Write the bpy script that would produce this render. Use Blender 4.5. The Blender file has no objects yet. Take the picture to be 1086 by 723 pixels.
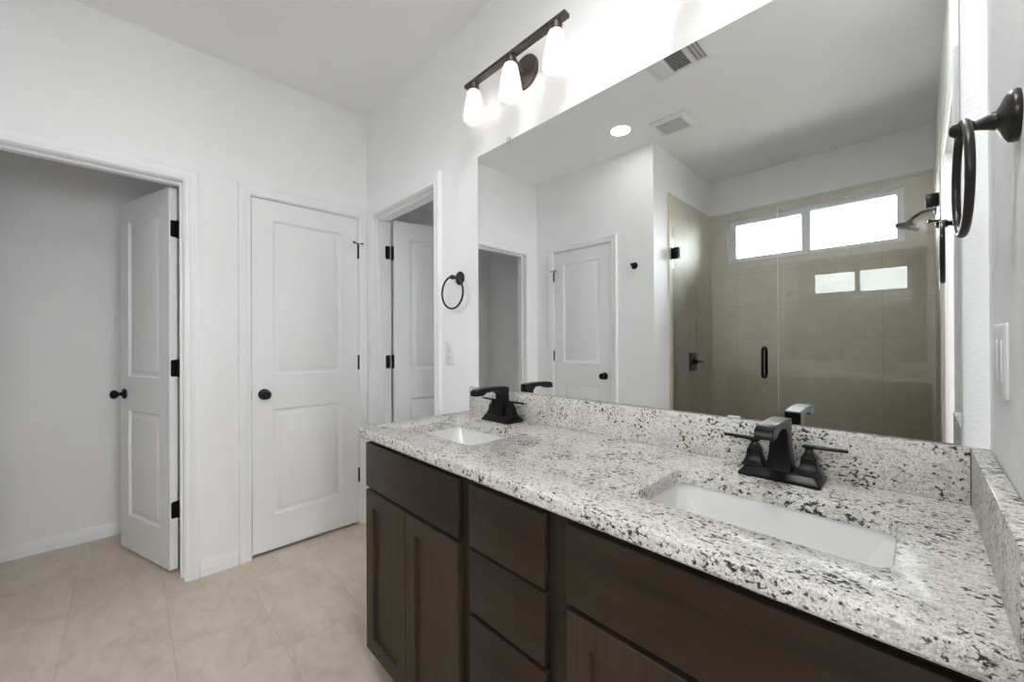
import bpy, bmesh, math
from mathutils import Vector, Matrix

# ------------------------------------------------------------------ camera
C = bpy.context.scene.collection
S = bpy.context.scene
F_PX, YAW, PITCH, ROLL = 420.17, 44.2783, 0.1602, -0.3046
y_, p_, r_ = [math.radians(a) for a in (YAW, PITCH, ROLL)]
fw = Vector((-math.cos(y_)*math.cos(p_), math.sin(y_)*math.cos(p_), math.sin(p_)))
rt = Vector((math.sin(y_), math.cos(y_), 0)); up = rt.cross(fw)
rt2 = math.cos(r_)*rt + math.sin(r_)*up
up2 = -math.sin(r_)*rt + math.cos(r_)*up
cam_d = bpy.data.cameras.new('camera'); cam = bpy.data.objects.new('camera', cam_d); C.objects.link(cam)
cam_d.sensor_width = 36; cam_d.sensor_fit = 'HORIZONTAL'; cam_d.lens = 36*F_PX/1086
cam_d.clip_start = 0.01; cam_d.clip_end = 60
m = Matrix((rt2, up2, -fw)).transposed().to_4x4(); m.translation = Vector((2.6331, -1.1832, 1.2191))
cam.matrix_world = m
S.camera = cam

# ------------------------------------------------------------------ world, lights' strengths, exposure
SKY = 18.0
BULB = 5.0
SHADE_GLOW = 0.03
CAN = 17.0
BED = 7.4  # glow of the added bedroom window pane
DOME = 38.0  # strength of the added, unseen ceiling fill disk
S.view_settings.view_transform = 'Standard'; S.view_settings.look = 'None'
S.view_settings.gamma = 1.0; S.view_settings.use_curve_mapping = False
S.view_settings.exposure = 1.1
w = bpy.data.worlds.new('overcast_sky'); S.world = w; w.use_nodes = True
bg = w.node_tree.nodes['Background']; bg.inputs[0].default_value = (0.93, 0.97, 1.0, 1); bg.inputs[1].default_value = SKY
_t = w.node_tree; _g = _t.nodes.new('ShaderNodeTexCoord'); _s = _t.nodes.new('ShaderNodeSeparateXYZ'); _r = _t.nodes.new('ShaderNodeValToRGB')
_t.links.new(_g.outputs['Generated'], _s.inputs[0]); _m = _t.nodes.new('ShaderNodeMath'); _m.operation = 'MULTIPLY_ADD'; _m.inputs[1].default_value = 0.5; _m.inputs[2].default_value = 0.5
_t.links.new(_s.outputs[2], _m.inputs[0]); _t.links.new(_m.outputs[0], _r.inputs[0]); _t.links.new(_r.outputs[0], bg.inputs[0])
_r.color_ramp.elements[0].position = 0.47; _r.color_ramp.elements[0].color = (0.16, 0.165, 0.16, 1)      # ground outside
_r.color_ramp.elements[1].position = 0.53; _r.color_ramp.elements[1].color = (0.94, 0.975, 1.0, 1)       # overcast sky
cy = S.cycles
cy.use_denoising = True
cy.max_bounces = 18; cy.diffuse_bounces = 12; cy.glossy_bounces = 8; cy.transmission_bounces = 8; cy.transparent_max_bounces = 12
cy.sample_clamp_indirect = 6.0
cy.caustics_reflective = False; cy.caustics_refractive = False
pd = bpy.data.lights.new('window_portal', 'AREA'); pd.shape = 'RECTANGLE'; pd.size = 1.2; pd.size_y = 0.42
pd.cycles.is_portal = True
po = bpy.data.objects.new('window_portal', pd); C.objects.link(po)
po.location = (1.97, -3.06, 2.15); po.rotation_euler = (math.radians(90), 0, 0)   # shines towards +Y

# ------------------------------------------------------------------ dimensions
H = 2.759; W = 2.728; L1 = -1.747; L2 = -2.927; XA = 1.2116; TH = 0.115
XL = -0.97; YF = 1.6; HD = 2.057
ZC = 0.899; ZS = 1.01; YV = -0.552; XV = 1.145

# ------------------------------------------------------------------ materials
def nt(name):
    mt = bpy.data.materials.new(name); mt.use_nodes = True
    t = mt.node_tree; b = t.nodes['Principled BSDF']
    return mt, t, b
def N(t, kind, **kw):
    n = t.nodes.new(kind)
    for k, v in kw.items():
        if k in n.inputs: n.inputs[k].default_value = v
        else: setattr(n, k, v)
    return n
def pos(t, scale=(1, 1, 1), loc=(0, 0, 0)):
    g = N(t, 'ShaderNodeNewGeometry'); mp = N(t, 'ShaderNodeMapping')
    mp.inputs['Scale'].default_value = scale; mp.inputs['Location'].default_value = loc
    t.links.new(g.outputs['Position'], mp.inputs['Vector']); return mp.outputs[0]
def noise(t, vec, scale, detail=2, rough=0.5, dist=0.0):
    n = N(t, 'ShaderNodeTexNoise'); n.inputs['Scale'].default_value = scale; n.inputs['Detail'].default_value = detail
    n.inputs['Roughness'].default_value = rough; n.inputs['Distortion'].default_value = dist
    t.links.new(vec, n.inputs['Vector']); return n.outputs['Fac']
def ramp(t, fac, stops, interp='LINEAR'):
    r = N(t, 'ShaderNodeValToRGB'); r.color_ramp.interpolation = interp
    els = r.color_ramp.elements
    while len(els) < len(stops): els.new(0.5)
    for e, (p, c) in zip(els, stops):
        e.position = p; e.color = (*c, 1) if len(c) == 3 else c
    t.links.new(fac, r.inputs[0]); return r.outputs[0]
def mix(t, fac, a, b, mode='MIX'):
    x = N(t, 'ShaderNodeMix', data_type='RGBA', blend_type=mode)
    for s, v in ((x.inputs[0], fac), (x.inputs[6], a), (x.inputs[7], b)):
        if isinstance(v, (int, float)): s.default_value = v
        elif isinstance(v, tuple): s.default_value = (*v, 1)
        else: t.links.new(v, s)
    return x.outputs[2]
def math_(t, op, a, b=0.0, c=None):
    x = N(t, 'ShaderNodeMath', operation=op)
    for i, v in enumerate((a, b) if c is None else (a, b, c)):
        if isinstance(v, (int, float)): x.inputs[i].default_value = v
        else: t.links.new(v, x.inputs[i])
    return x.outputs[0]
def bump(t, b, h, strength, dist):
    n = N(t, 'ShaderNodeBump'); n.inputs['Strength'].default_value = strength; n.inputs['Distance'].default_value = dist
    t.links.new(h, n.inputs['Height']); t.links.new(n.outputs[0], b.inputs['Normal'])
def paint(name, col, rough, peel=0.0, scale=150):
    mt, t, b = nt(name)
    v = pos(t); b.inputs['Roughness'].default_value = rough
    n = noise(t, v, 3.0, 3)
    c = ramp(t, n, [(0.3, tuple(x*0.975 for x in col)), (0.7, col)])
    t.links.new(c, b.inputs['Base Color'])
    if peel:
        bump(t, b, noise(t, v, scale, 3, 0.55), peel, 0.004)
    return mt
WALL = paint('wall_paint', (0.900, 0.905, 0.912), 0.6, 0.35, 130)
CEIL = paint('ceiling_paint', (0.900, 0.905, 0.912), 0.8, 0.2, 120)
TRIM = paint('trim_paint', (0.90, 0.905, 0.915), 0.35)
DOORP = paint('door_paint', (0.89, 0.895, 0.905), 0.38, 0.03, 260)
def solid(name, col, rough, metal=0.0, coat=0.0, var=0.08, spec=0.5):
    mt, t, b = nt(name)
    c = ramp(t, noise(t, pos(t), 40, 2), [(0.3, tuple(x*(1-var) for x in col)), (0.7, tuple(min(1, x*(1+var)) for x in col))])
    t.links.new(c, b.inputs['Base Color'])
    b.inputs['Roughness'].default_value = rough; b.inputs['Metallic'].default_value = metal
    b.inputs['Coat Weight'].default_value = coat; b.inputs['Specular IOR Level'].default_value = spec
    return mt
BLACK = solid('matte_black_metal', (0.007, 0.007, 0.008), 0.30, spec=0.20)
BRONZE = solid('oil_rubbed_bronze', (0.030, 0.026, 0.023), 0.33, 0.55)
FIXT = solid('brown_bronze_fixture', (0.085, 0.068, 0.060), 0.42, 0.6)
PLASTIC = solid('white_plastic', (0.80, 0.80, 0.80), 0.35, var=0.01)
VENTW = solid('white_vent_enamel', (0.78, 0.78, 0.78), 0.45, var=0.01)
DARKHOLE = solid('duct_shadow_grey', (0.26, 0.26, 0.26), 0.8)
SLOT = solid('dark_slot', (0.02, 0.02, 0.02), 0.6)
PORC = solid('white_porcelain', (0.735, 0.73, 0.72), 0.12, 0.0, 0.15, var=0.01)
CHROME = solid('drain_metal', (0.05, 0.05, 0.05), 0.25, 0.8)
VINYL = solid('window_vinyl', (0.80, 0.80, 0.82), 0.35, var=0.01)
SILICONE = solid('clear_clip_plastic', (0.55, 0.56, 0.56), 0.2, var=0.02)

def granite():
    mt, t, b = nt('speckled_granite')
    v = pos(t, (1, 1, 1)); v2 = pos(t, (0.80, 1.1, 1.0), (3.1, 1.7, 0.4)); v3 = pos(t, (1.1, 0.85, 1.0), (7.7, 2.2, 5.1))
    fine = noise(t, v, 340, 2, 0.6)
    base = ramp(t, fine, [(0.36, (0.50, 0.48, 0.45)), (0.48, (0.67, 0.648, 0.612)), (0.60, (0.77, 0.750, 0.712))])
    med = noise(t, v2, 115, 3, 0.65)
    base = mix(t, ramp(t, med, [(0.52, (0, 0, 0)), (0.63, (0.75, 0.75, 0.75))]), base, (0.37, 0.36, 0.345))
    cloud = noise(t, v3, 24, 3, 0.65)
    base = mix(t, ramp(t, cloud, [(0.50, (0, 0, 0)), (0.70, (0.5, 0.5, 0.5))]), base, (0.42, 0.405, 0.385))
    tint = ramp(t, noise(t, v, 7, 3), [(0.45, (1, 1, 1)), (0.72, (0.95, 0.915, 0.885))])
    base = mix(t, 1.0, base, tint, 'MULTIPLY')
    cl = noise(t, v, 13, 3, 0.65)
    fl = noise(t, v2, 145, 2.6, 0.55, 0.3)
    s = math_(t, 'MULTIPLY_ADD', cl, 0.50, fl)
    base = mix(t, ramp(t, s, [(0.835, (0, 0, 0)), (0.862, (0.55, 0.55, 0.55)), (0.89, (0.9, 0.9, 0.9)), (0.93, (1, 1, 1))]), base, (0.045, 0.044, 0.045))
    sm = math_(t, 'MULTIPLY_ADD', noise(t, v3, 9, 2), 0.30, noise(t, v3, 270, 1.5))
    base = mix(t, ramp(t, sm, [(0.805, (0, 0, 0)), (0.845, (0.8, 0.8, 0.8))]), base, (0.12, 0.118, 0.115))
    t.links.new(base, b.inputs['Base Color'])
    b.inputs['Roughness'].default_value = 0.24; b.inputs['Specular IOR Level'].default_value = 0.16
    return mt
GRANITE = granite()

def wood(name, sc, k):
    mt, t, b = nt(name)
    g = noise(t, pos(t, sc), 1.0, 5, 0.62, 0.8)
    big = noise(t, pos(t, tuple(x*0.25 for x in sc)), 1.0, 2, 0.5, 1.5)
    c = ramp(t, g, [(0.30, (0.032, 0.0225, 0.0155)), (0.52, (0.044, 0.0310, 0.0215)), (0.72, (0.060, 0.043, 0.030))])
    c = mix(t, ramp(t, big, [(0.4, (0, 0, 0)), (0.7, (0.5, 0.5, 0.5))]), c, (0.064, 0.042, 0.027))
    c = mix(t, 1.0, c, (k, k, k), 'MULTIPLY')
    t.links.new(c, b.inputs['Base Color'])
    b.inputs['Roughness'].default_value = 0.42; b.inputs['Specular IOR Level'].default_value = 0.20
    bump(t, b, g, 0.12, 0.002)
    return mt
WOOD_H = wood('espresso_wood_horizontal', (3.5, 40, 75), 0.62)
WOOD_V = wood('espresso_wood_vertical', (75, 40, 3.5), 0.95)
WOOD_F_SHADE = wood('espresso_wood_frame_shade', (75, 40, 3.5), 0.62)  # darker than the fronts: shade of the gaps put into the colour

def floor_tile():
    mt, t, b = nt('beige_floor_tile')
    g = N(t, 'ShaderNodeNewGeometry'); sep = N(t, 'ShaderNodeSeparateXYZ'); t.links.new(g.outputs['Position'], sep.inputs[0])
    P, Q = 0.642, 0.3215
    row = math_(t, 'DIVIDE', math_(t, 'ADD', sep.outputs[1], 1.371 + 32*Q), Q)
    ri = math_(t, 'FLOOR', row); rf = math_(t, 'SUBTRACT', row, ri)
    odd = math_(t, 'MODULO', ri, 2.0)
    col = math_(t, 'ADD', math_(t, 'DIVIDE', math_(t, 'ADD', sep.outputs[0], -0.22 + 16*P), P), math_(t, 'MULTIPLY', odd, 0.5))
    ci = math_(t, 'FLOOR', col); cf = math_(t, 'SUBTRACT', col, ci)
    def edge(f, size):
        d = math_(t, 'MINIMUM', f, math_(t, 'SUBTRACT', 1.0, f))
        return math_(t, 'LESS_THAN', math_(t, 'MULTIPLY', d, size), 0.0014)
    gr = math_(t, 'MAXIMUM', edge(rf, Q), edge(cf, P))
    cmb = N(t, 'ShaderNodeCombineXYZ'); t.links.new(ci, cmb.inputs[0]); t.links.new(ri, cmb.inputs[1])
    wn = N(t, 'ShaderNodeTexWhiteNoise'); wn.noise_dimensions = '3D'; t.links.new(cmb.outputs[0], wn.inputs['Vector'])
    off = N(t, 'ShaderNodeVectorMath', operation='MULTIPLY_ADD'); t.links.new(wn.outputs['Color'], off.inputs[0])
    off.inputs[1].default_value = (7, 7, 7); t.links.new(pos(t, (1.0, 1.7, 1)), off.inputs[2])
    n1 = noise(t, off.outputs[0], 5.5, 6, 0.62, 0.9)
    n2 = noise(t, off.outputs[0], 45, 3, 0.6)
    c = ramp(t, n1, [(0.28, (0.50, 0.425, 0.345)), (0.5, (0.62, 0.54, 0.445)), (0.72, (0.70, 0.625, 0.53))])
    c = mix(t, 0.18, c, ramp(t, n2, [(0.3, (0.48, 0.41, 0.33)), (0.7, (0.74, 0.66, 0.57))]))
    c = mix(t, math_(t, 'MULTIPLY', wn.outputs['Value'], 0.10), c, (0.52, 0.46, 0.38))
    c = mix(t, math_(t, 'MULTIPLY', gr, 0.6), c, (0.40, 0.35, 0.29))
    t.links.new(c, b.inputs['Base Color']); b.inputs['Roughness'].default_value = 0.42
    bump(t, b, math_(t, 'SUBTRACT', 1.0, gr), 0.25, 0.0015)
    return mt
FLOORT = floor_tile()

def wall_tile(name, axis, p, o):
    mt, t, b = nt(name)
    g = N(t, 'ShaderNodeNewGeometry'); sep = N(t, 'ShaderNodeSeparateXYZ'); t.links.new(g.outputs['Position'], sep.inputs[0])
    def cell(s, off, size):
        u = math_(t, 'DIVIDE', math_(t, 'ADD', s, -off + 20*size), size); i = math_(t, 'FLOOR', u); f = math_(t, 'SUBTRACT', u, i)
        d = math_(t, 'MULTIPLY', math_(t, 'MINIMUM', f, math_(t, 'SUBTRACT', 1.0, f)), size)
        return i, math_(t, 'LESS_THAN', d, 0.0016)
    i, ea = cell(sep.outputs[axis], o, p); j, ez = cell(sep.outputs[2], 0.643, 0.2985)
    gr = math_(t, 'MAXIMUM', ea, ez)
    cmb = N(t, 'ShaderNodeCombineXYZ'); t.links.new(i, cmb.inputs[0]); t.links.new(j, cmb.inputs[1])
    wn = N(t, 'ShaderNodeTexWhiteNoise'); wn.noise_dimensions = '3D'; t.links.new(cmb.outputs[0], wn.inputs['Vector'])
    off = N(t, 'ShaderNodeVectorMath', operation='MULTIPLY_ADD'); t.links.new(wn.outputs['Color'], off.inputs[0])
    off.inputs[1].default_value = (5, 5, 5); t.links.new(pos(t), off.inputs[2])
    n1 = noise(t, off.outputs[0], 9, 5, 0.6, 0.5); n2 = noise(t, off.outputs[0], 130, 2)
    c = ramp(t, n1, [(0.3, (0.63, 0.60, 0.50)), (0.7, (0.73, 0.70, 0.59))])
    c = mix(t, 0.25, c, ramp(t, n2, [(0.35, (0.53, 0.51, 0.425)), (0.65, (0.74, 0.715, 0.61))]))
    c = mix(t, math_(t, 'MULTIPLY', gr, 0.55), c, (0.34, 0.32, 0.265))
    t.links.new(c, b.inputs['Base Color']); b.inputs['Specular IOR Level'].default_value = 0.25; b.inputs['Roughness'].default_value = 0.50
    return mt
TILE_X = wall_tile('shower_tile_rear', 0, 0.998, 2.447)
TILE_Y = wall_tile('shower_tile_side', 1, 0.61, -2.42)

def mirror_mat():
    mt, t, b = nt('silvered_mirror')
    gl = N(t, 'ShaderNodeBsdfGlossy'); gl.inputs['Roughness'].default_value = 0.0
    gl.inputs['Color'].default_value = (0.90, 0.91, 0.905, 1)
    t.links.new(gl.outputs[0], t.nodes['Material Output'].inputs[0]); return mt
MIRROR = mirror_mat()
def glass_mat(name, tint):
    mt, t, b = nt(name)
    fr = N(t, 'ShaderNodeFresnel'); fr.inputs[0].default_value = 1.5
    tr = N(t, 'ShaderNodeBsdfTransparent'); tr.inputs[0].default_value = (*tint, 1)
    gl = N(t, 'ShaderNodeBsdfGlossy'); gl.inputs['Roughness'].default_value = 0.0; gl.inputs['Color'].default_value = (1, 1, 1, 1)
    mx = N(t, 'ShaderNodeMixShader'); t.links.new(fr.outputs[0], mx.inputs[0])
    t.links.new(tr.outputs[0], mx.inputs[1]); t.links.new(gl.outputs[0], mx.inputs[2])
    t.links.new(mx.outputs[0], t.nodes['Material Output'].inputs[0]); return mt
GLASS = glass_mat('shower_glass', (0.985, 0.99, 0.982))
WGLASS = glass_mat('window_glass', (0.97, 0.98, 0.98))
def frosted(glow):
    mt, t, b = nt('frosted_shade_glass')
    tl = N(t, 'ShaderNodeBsdfTranslucent'); tl.inputs[0].default_value = (0.95, 0.92, 0.90, 1)
    df = N(t, 'ShaderNodeBsdfDiffuse'); df.inputs[0].default_value = (0.92, 0.90, 0.89, 1)
    tr = N(t, 'ShaderNodeBsdfTransparent'); em = N(t, 'ShaderNodeEmission'); em.inputs[0].default_value = (1, 0.95, 0.92, 1); em.inputs[1].default_value = glow
    m1 = N(t, 'ShaderNodeMixShader'); m1.inputs[0].default_value = 0.4; t.links.new(tl.outputs[0], m1.inputs[1]); t.links.new(df.outputs[0], m1.inputs[2])
    m2 = N(t, 'ShaderNodeMixShader'); m2.inputs[0].default_value = 0.30; t.links.new(m1.outputs[0], m2.inputs[1]); t.links.new(tr.outputs[0], m2.inputs[2])
    ad = N(t, 'ShaderNodeAddShader'); t.links.new(m2.outputs[0], ad.inputs[0]); t.links.new(em.outputs[0], ad.inputs[1])
    t.links.new(ad.outputs[0], t.nodes['Material Output'].inputs[0]); return mt
FROST = frosted(SHADE_GLOW)
GEDGE = solid('pale_green_glass_edge', (0.62, 0.74, 0.70), 0.25, var=0.02)
def emit(name, col, k):
    mt, t, b = nt(name)
    em = N(t, 'ShaderNodeEmission'); em.inputs[0].default_value = (*col, 1); em.inputs[1].default_value = k
    t.links.new(em.outputs[0], t.nodes['Material Output'].inputs[0]); return mt
BULBM = emit('lit_bulb', (1.0, 0.98, 0.96), BULB)
CANM = emit('lit_can_lens', (1.0, 0.985, 0.965), CAN)

BED_FILLM = emit('bedroom_fill_glow', (0.97, 0.985, 1.0), BED)
FILL_DISKM = emit('fill_disk_glow', (0.985, 0.99, 1.0), DOME)

# ------------------------------------------------------------------ mesh helpers
def face(bm, pts):
    vs = [bm.verts.new(p) for p in pts]
    try: return bm.faces.new(vs)
    except ValueError: return None
def box(bm, x0, x1, y0, y1, z0, z1, bev=0.0, seg=2, M=None):
    r = bmesh.ops.create_cube(bm, size=1.0)
    vs = r['verts']
    for v in vs:
        v.co = Vector(((x0+x1)/2 + v.co.x*(x1-x0), (y0+y1)/2 + v.co.y*(y1-y0), (z0+z1)/2 + v.co.z*(z1-z0)))
        if M is not None: v.co = M @ v.co
    if bev:
        es = list({e for v in vs for e in v.link_edges})
        bmesh.ops.bevel(bm, geom=es, offset=bev, segments=seg, profile=0.5, affect='EDGES')
    return bm
def loft(bm, rings, cap0=True, cap1=True, closed=True):
    rows = [[bm.verts.new(p) for p in r] for r in rings]
    n = len(rows[0])
    for a, b in zip(rows, rows[1:]):
        for i in range(n if closed else n-1):
            j = (i+1) % n
            try: bm.faces.new((a[i], a[j], b[j], b[i]))
            except ValueError: pass
    if cap0 and closed: bm.faces.new(rows[0][::-1])
    if cap1 and closed: bm.faces.new(rows[-1])
    return rows
def axis_m(origin, d):
    d = Vector(d).normalized(); q = d.to_track_quat('Z', 'Y')
    return Matrix.Translation(origin) @ q.to_matrix().to_4x4()
def lathe(bm, prof, origin, d=(0, 0, 1), n=32, cap0=True, cap1=True):
    M = axis_m(origin, d)
    rings = [[M @ Vector((r*math.cos(2*math.pi*i/n), r*math.sin(2*math.pi*i/n), h)) for i in range(n)] for r, h in prof]
    loft(bm, rings, cap0, cap1)
def tube(bm, pts, rad, n=12, closed=False):
    pts = [Vector(p) for p in pts]; k = len(pts)
    rads = rad if isinstance(rad, (list, tuple)) else [rad]*k
    tang = []
    for i in range(k):
        a = pts[(i-1) % k] if (closed or i > 0) else pts[i]; b = pts[(i+1) % k] if (closed or i < k-1) else pts[i]
        tang.append((b-a).normalized())
    u = tang[0].orthogonal().normalized(); rings = []
    for i in range(k):
        u = (u - tang[i]*u.dot(tang[i])).normalized(); v = tang[i].cross(u)
        rings.append([pts[i] + rads[i]*(math.cos(2*math.pi*j/n)*u + math.sin(2*math.pi*j/n)*v) for j in range(n)])
    if closed:
        rows = [[bm.verts.new(p) for p in r] for r in rings]
        for i in range(k):
            a, b = rows[i], rows[(i+1) % k]
            for j in range(n): bm.faces.new((a[j], a[(j+1) % n], b[(j+1) % n], b[j]))
    else: loft(bm, rings)
def rrect(x0, x1, y0, y1, r, n=6):
    r = max(r, 1e-4); out = []
    for cx_, cy_, a0 in ((x1-r, y1-r, 0), (x0+r, y1-r, 90), (x0+r, y0+r, 180), (x1-r, y0+r, 270)):
        for i in range(n+1):
            a = math.radians(a0 + 90*i/n); out.append((cx_ + r*math.cos(a), cy_ + r*math.sin(a)))
    return out
def grid_slab(bm, axis, t0, t1, a0, a1, z0, z1, holes=()):
    """wall slab: constant along `axis` between t0 and t1, spanning a0..a1 and z0..z1 with rectangular holes (a0,a1,z0,z1)."""
    As = sorted({a0, a1} | {h[0] for h in holes} | {h[1] for h in holes}); Zs = sorted({z0, z1} | {h[2] for h in holes} | {h[3] for h in holes})
    def hole(i, j):
        if i < 0 or j < 0 or i >= len(As)-1 or j >= len(Zs)-1: return True
        a, z = (As[i]+As[i+1])/2, (Zs[j]+Zs[j+1])/2
        return any(h[0] < a < h[1] and h[2] < z < h[3] for h in holes)
    def P(t, a, z): return (t, a, z) if axis == 0 else (a, t, z)
    for i in range(len(As)-1):
        for j in range(len(Zs)-1):
            if hole(i, j): continue
            A, B, D, E = As[i], As[i+1], Zs[j], Zs[j+1]
            face(bm, [P(t0, A, D), P(t0, B, D), P(t0, B, E), P(t0, A, E)]); face(bm, [P(t1, A, D), P(t1, A, E), P(t1, B, E), P(t1, B, D)])
            if hole(i-1, j): face(bm, [P(t0, A, D), P(t0, A, E), P(t1, A, E), P(t1, A, D)])
            if hole(i+1, j): face(bm, [P(t0, B, D), P(t1, B, D), P(t1, B, E), P(t0, B, E)])
            if hole(i, j-1): face(bm, [P(t0, A, D), P(t1, A, D), P(t1, B, D), P(t0, B, D)])
            if hole(i, j+1): face(bm, [P(t0, A, E), P(t0, B, E), P(t1, B, E), P(t1, A, E)])
    bmesh.ops.remove_doubles(bm, verts=bm.verts, dist=1e-6)
def BM(): return bmesh.new()
def world_of(o):
    M = Matrix.Identity(4)
    while o is not None:
        M = Matrix.LocRotScale(o.location, o.rotation_euler, o.scale) @ M; o = o.parent
    return M
def obj(name, bm, mat, parent=None, origin=None, sharp=35, local=False):
    """links bm (world coordinates unless local) as one mesh object under parent, or top-level with its origin at `origin`."""
    bmesh.ops.recalc_face_normals(bm, faces=bm.faces)
    me = bpy.data.meshes.new(name); o = bpy.data.objects.new(name, me)
    if not local:
        if parent is not None: bm.transform(world_of(parent).inverted())
        else:
            if origin is None:
                xs = [v.co for v in bm.verts]
                origin = (sum(v.x for v in xs)/len(xs), sum(v.y for v in xs)/len(xs), min(v.z for v in xs))
            bm.transform(Matrix.Translation(-Vector(origin))); o.location = origin
    bm.to_mesh(me); bm.free()
    for p in me.polygons: p.use_smooth = True
    me.set_sharp_from_angle(angle=math.radians(sharp))
    me.materials.append(mat); C.objects.link(o)
    if parent is not None: o.parent = parent
    return o
def tag(o, label, cat, group=None, kind=None):
    o['label'] = label; o['category'] = cat
    if group: o['group'] = group
    if kind: o['kind'] = kind
    return o
def empty(name, loc, rz=0.0):
    o = bpy.data.objects.new(name, None); o.location = loc; o.rotation_euler = (0, 0, rz); o.empty_display_size = 0.05
    C.objects.link(o); return o
def copy_tree(o, parent=None):
    c = o.copy(); C.objects.link(c); c.parent = parent
    for ch in list(o.children): copy_tree(ch, c)
    return c
def struct(name, bm, mat, label, cat, sharp=35):
    return tag(obj(name, bm, mat, sharp=sharp), label, cat, kind='structure')

# ------------------------------------------------------------------ room shell
X0, X1, Y0, Y1 = XL-TH, W+TH, L2-0.15, YF+0.1
b = BM(); box(b, X0, X1, Y0, Y1, -0.1, 0); struct('floor', b, FLOORT, 'beige stone look tile floor', 'floor')
b = BM(); box(b, X0, X1, Y0, Y1, H, H+0.1); struct('ceiling', b, CEIL, 'flat white ceiling over the whole room', 'ceiling')
OP1 = (-1.587, -0.970); OP2 = (-0.675, -0.060); OPV = (0.105, 0.832); OPR = (0.2155, 0.8335); OPD = (-1.475, -0.712)
J = 0.019
b = BM(); grid_slab(b, 0, -TH, 0, L2, 0, 0, H, [(OP1[0]-J, OP1[1]+J, -1, HD+J), (OP2[0]-J, OP2[1]+J, -1, HD+J)])
struct('wall_left', b, WALL, 'white wall with the open closet doorway and the closed door', 'wall')
b = BM(); grid_slab(b, 1, 0, TH, XL, W, 0, H, [(OPV[0]-J, OPV[1]+J, -1, HD+J)])
struct('wall_vanity', b, WALL, 'white textured wall behind the big mirror and vanity', 'wall')
b = BM(); grid_slab(b, 0, W, W+TH, L2, YF, 0, H, [(OPD[0]-J, OPD[1]+J, -1, HD+J)])
struct('wall_right', b, WALL, 'white textured wall with the switch plate and near towel ring', 'wall')
b = BM(); grid_slab(b, 1, L1-TH, L1, 0, XA, 0, H, [(OPR[0]-J, OPR[1]+J, -1, HD+J)])
struct('wall_rear', b, WALL, 'white wall seen in the mirror around the closed door and robe hook', 'wall')
b = BM(); grid_slab(b, 0, XA-TH, XA, L2, L1-TH, 0, H)
struct('wall_shower_side', b, WALL, 'white wall turning back into the shower, seen in the mirror', 'wall')
WX0, WX1, WZ0, WZ1 = 1.373, 2.567, 1.950, 2.360
b = BM(); grid_slab(b, 1, L2-0.15, L2, XL, W, 0, H, [(WX0, WX1, WZ0, WZ1)])
struct('wall_shower_rear', b, WALL, 'white wall above the shower tile and high window', 'wall')
b = BM(); grid_slab(b, 0, XL-TH, XL, L2-0.15, YF, 0, H)
struct('wall_closet_rear', b, WALL, 'grey shaded rear wall inside the open closet', 'wall')
b = BM(); grid_slab(b, 1, -0.87, -0.78, XL, -TH, 0, H)
struct('wall_closet_side', b, WALL, 'partition wall hidden behind the ajar closet door', 'wall')
b = BM(); grid_slab(b, 1, -2.04, -1.95, XL, -TH, 0, H); struct('wall_closet_end', b, WALL, 'end wall inside the open closet, glimpsed in the mirror', 'wall')
b = BM(); grid_slab(b, 1, YF, YF+0.1, X0, X1, 0, H, [(0.30, 0.80, 1.30, 1.80)])
struct('wall_far', b, WALL, 'shaded far wall of the room beyond the half open door', 'wall')
b = BM(); grid_slab(b, 0, 1.25, 1.34, TH, YF, 0, H)
struct('wall_beyond_side', b, WALL, 'side wall of the room beyond the half open door', 'wall')

# door casings and jambs --------------------------------------------------------
PROF = [(0, 0.0), (0, 0.009), (0.004, 0.0115), (0.016, 0.0125), (0.020, 0.010), (0.024, 0.0125), (0.040, 0.016), (0.047, 0.0175), (0.053, 0.0165), (0.057, 0.012), (0.059, 0.0)]
def casing(bm, axis, t, sgn, a0, a1, h, clipmax=None):
    rows = []
    for o, d in PROF:
        o += 0.004
        hi = a1+o if clipmax is None else min(a1+o, clipmax)
        pts = [(a0-o, 0), (a0-o, h+o), (hi, h+o), (hi, 0)]
        rows.append([(t+sgn*d, a, z) if axis == 0 else (a, t+sgn*d, z) for a, z in pts])
    loft(bm, rows, closed=False)
    for k in (0, 3): face(bm, [r[k] for r in rows])
def jambs(bm, axis, t0, t1, a0, a1, h, stop0, stop1):
    def bx(A0, A1, T0, T1, z0, z1):
        if axis == 0: box(bm, T0, T1, A0, A1, z0, z1)
        else: box(bm, A0, A1, T0, T1, z0, z1)
    bx(a0-J, a0, t0, t1, 0, h+J); bx(a1, a1+J, t0, t1, 0, h+J); bx(a0, a1, t0, t1, h, h+J)
    bx(a0, a0+0.011, stop0, stop1, 0, h); bx(a1-0.011, a1, stop0, stop1, 0, h); bx(a0+0.011, a1-0.011, stop0, stop1, h-0.011, h)
def frame(n, axis, t0, t1, op, stop, what, faces, clipmax=None):
    b = BM(); jambs(b, axis, t0, t1, op[0], op[1], HD, *stop)
    for t, s in faces: casing(b, axis, t, s, op[0], op[1], HD, clipmax if (t, s) == faces[0] else None)
    struct('trim_%d' % n, b, TRIM, what, 'door trim', sharp=25)
frame(1, 0, -TH, 0, OP1, (-0.082, -0.045), 'white moulded casing and jamb around the open closet doorway', [(0, 1), (-TH, -1)])
frame(2, 0, -TH, 0, OP2, (-0.075, -0.037), 'white moulded casing around the closed door in the room corner', [(0, 1)], clipmax=-0.0015)
frame(3, 1, 0, TH, OPV, (0.033, 0.070), 'white moulded casing of the doorway beside the round towel ring', [(0, -1), (TH, 1)])
frame(4, 1, L1-TH, L1, OPR, (L1-0.075, L1-0.037), 'white casing around the closed door seen in the mirror', [(L1, 1)])
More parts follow.
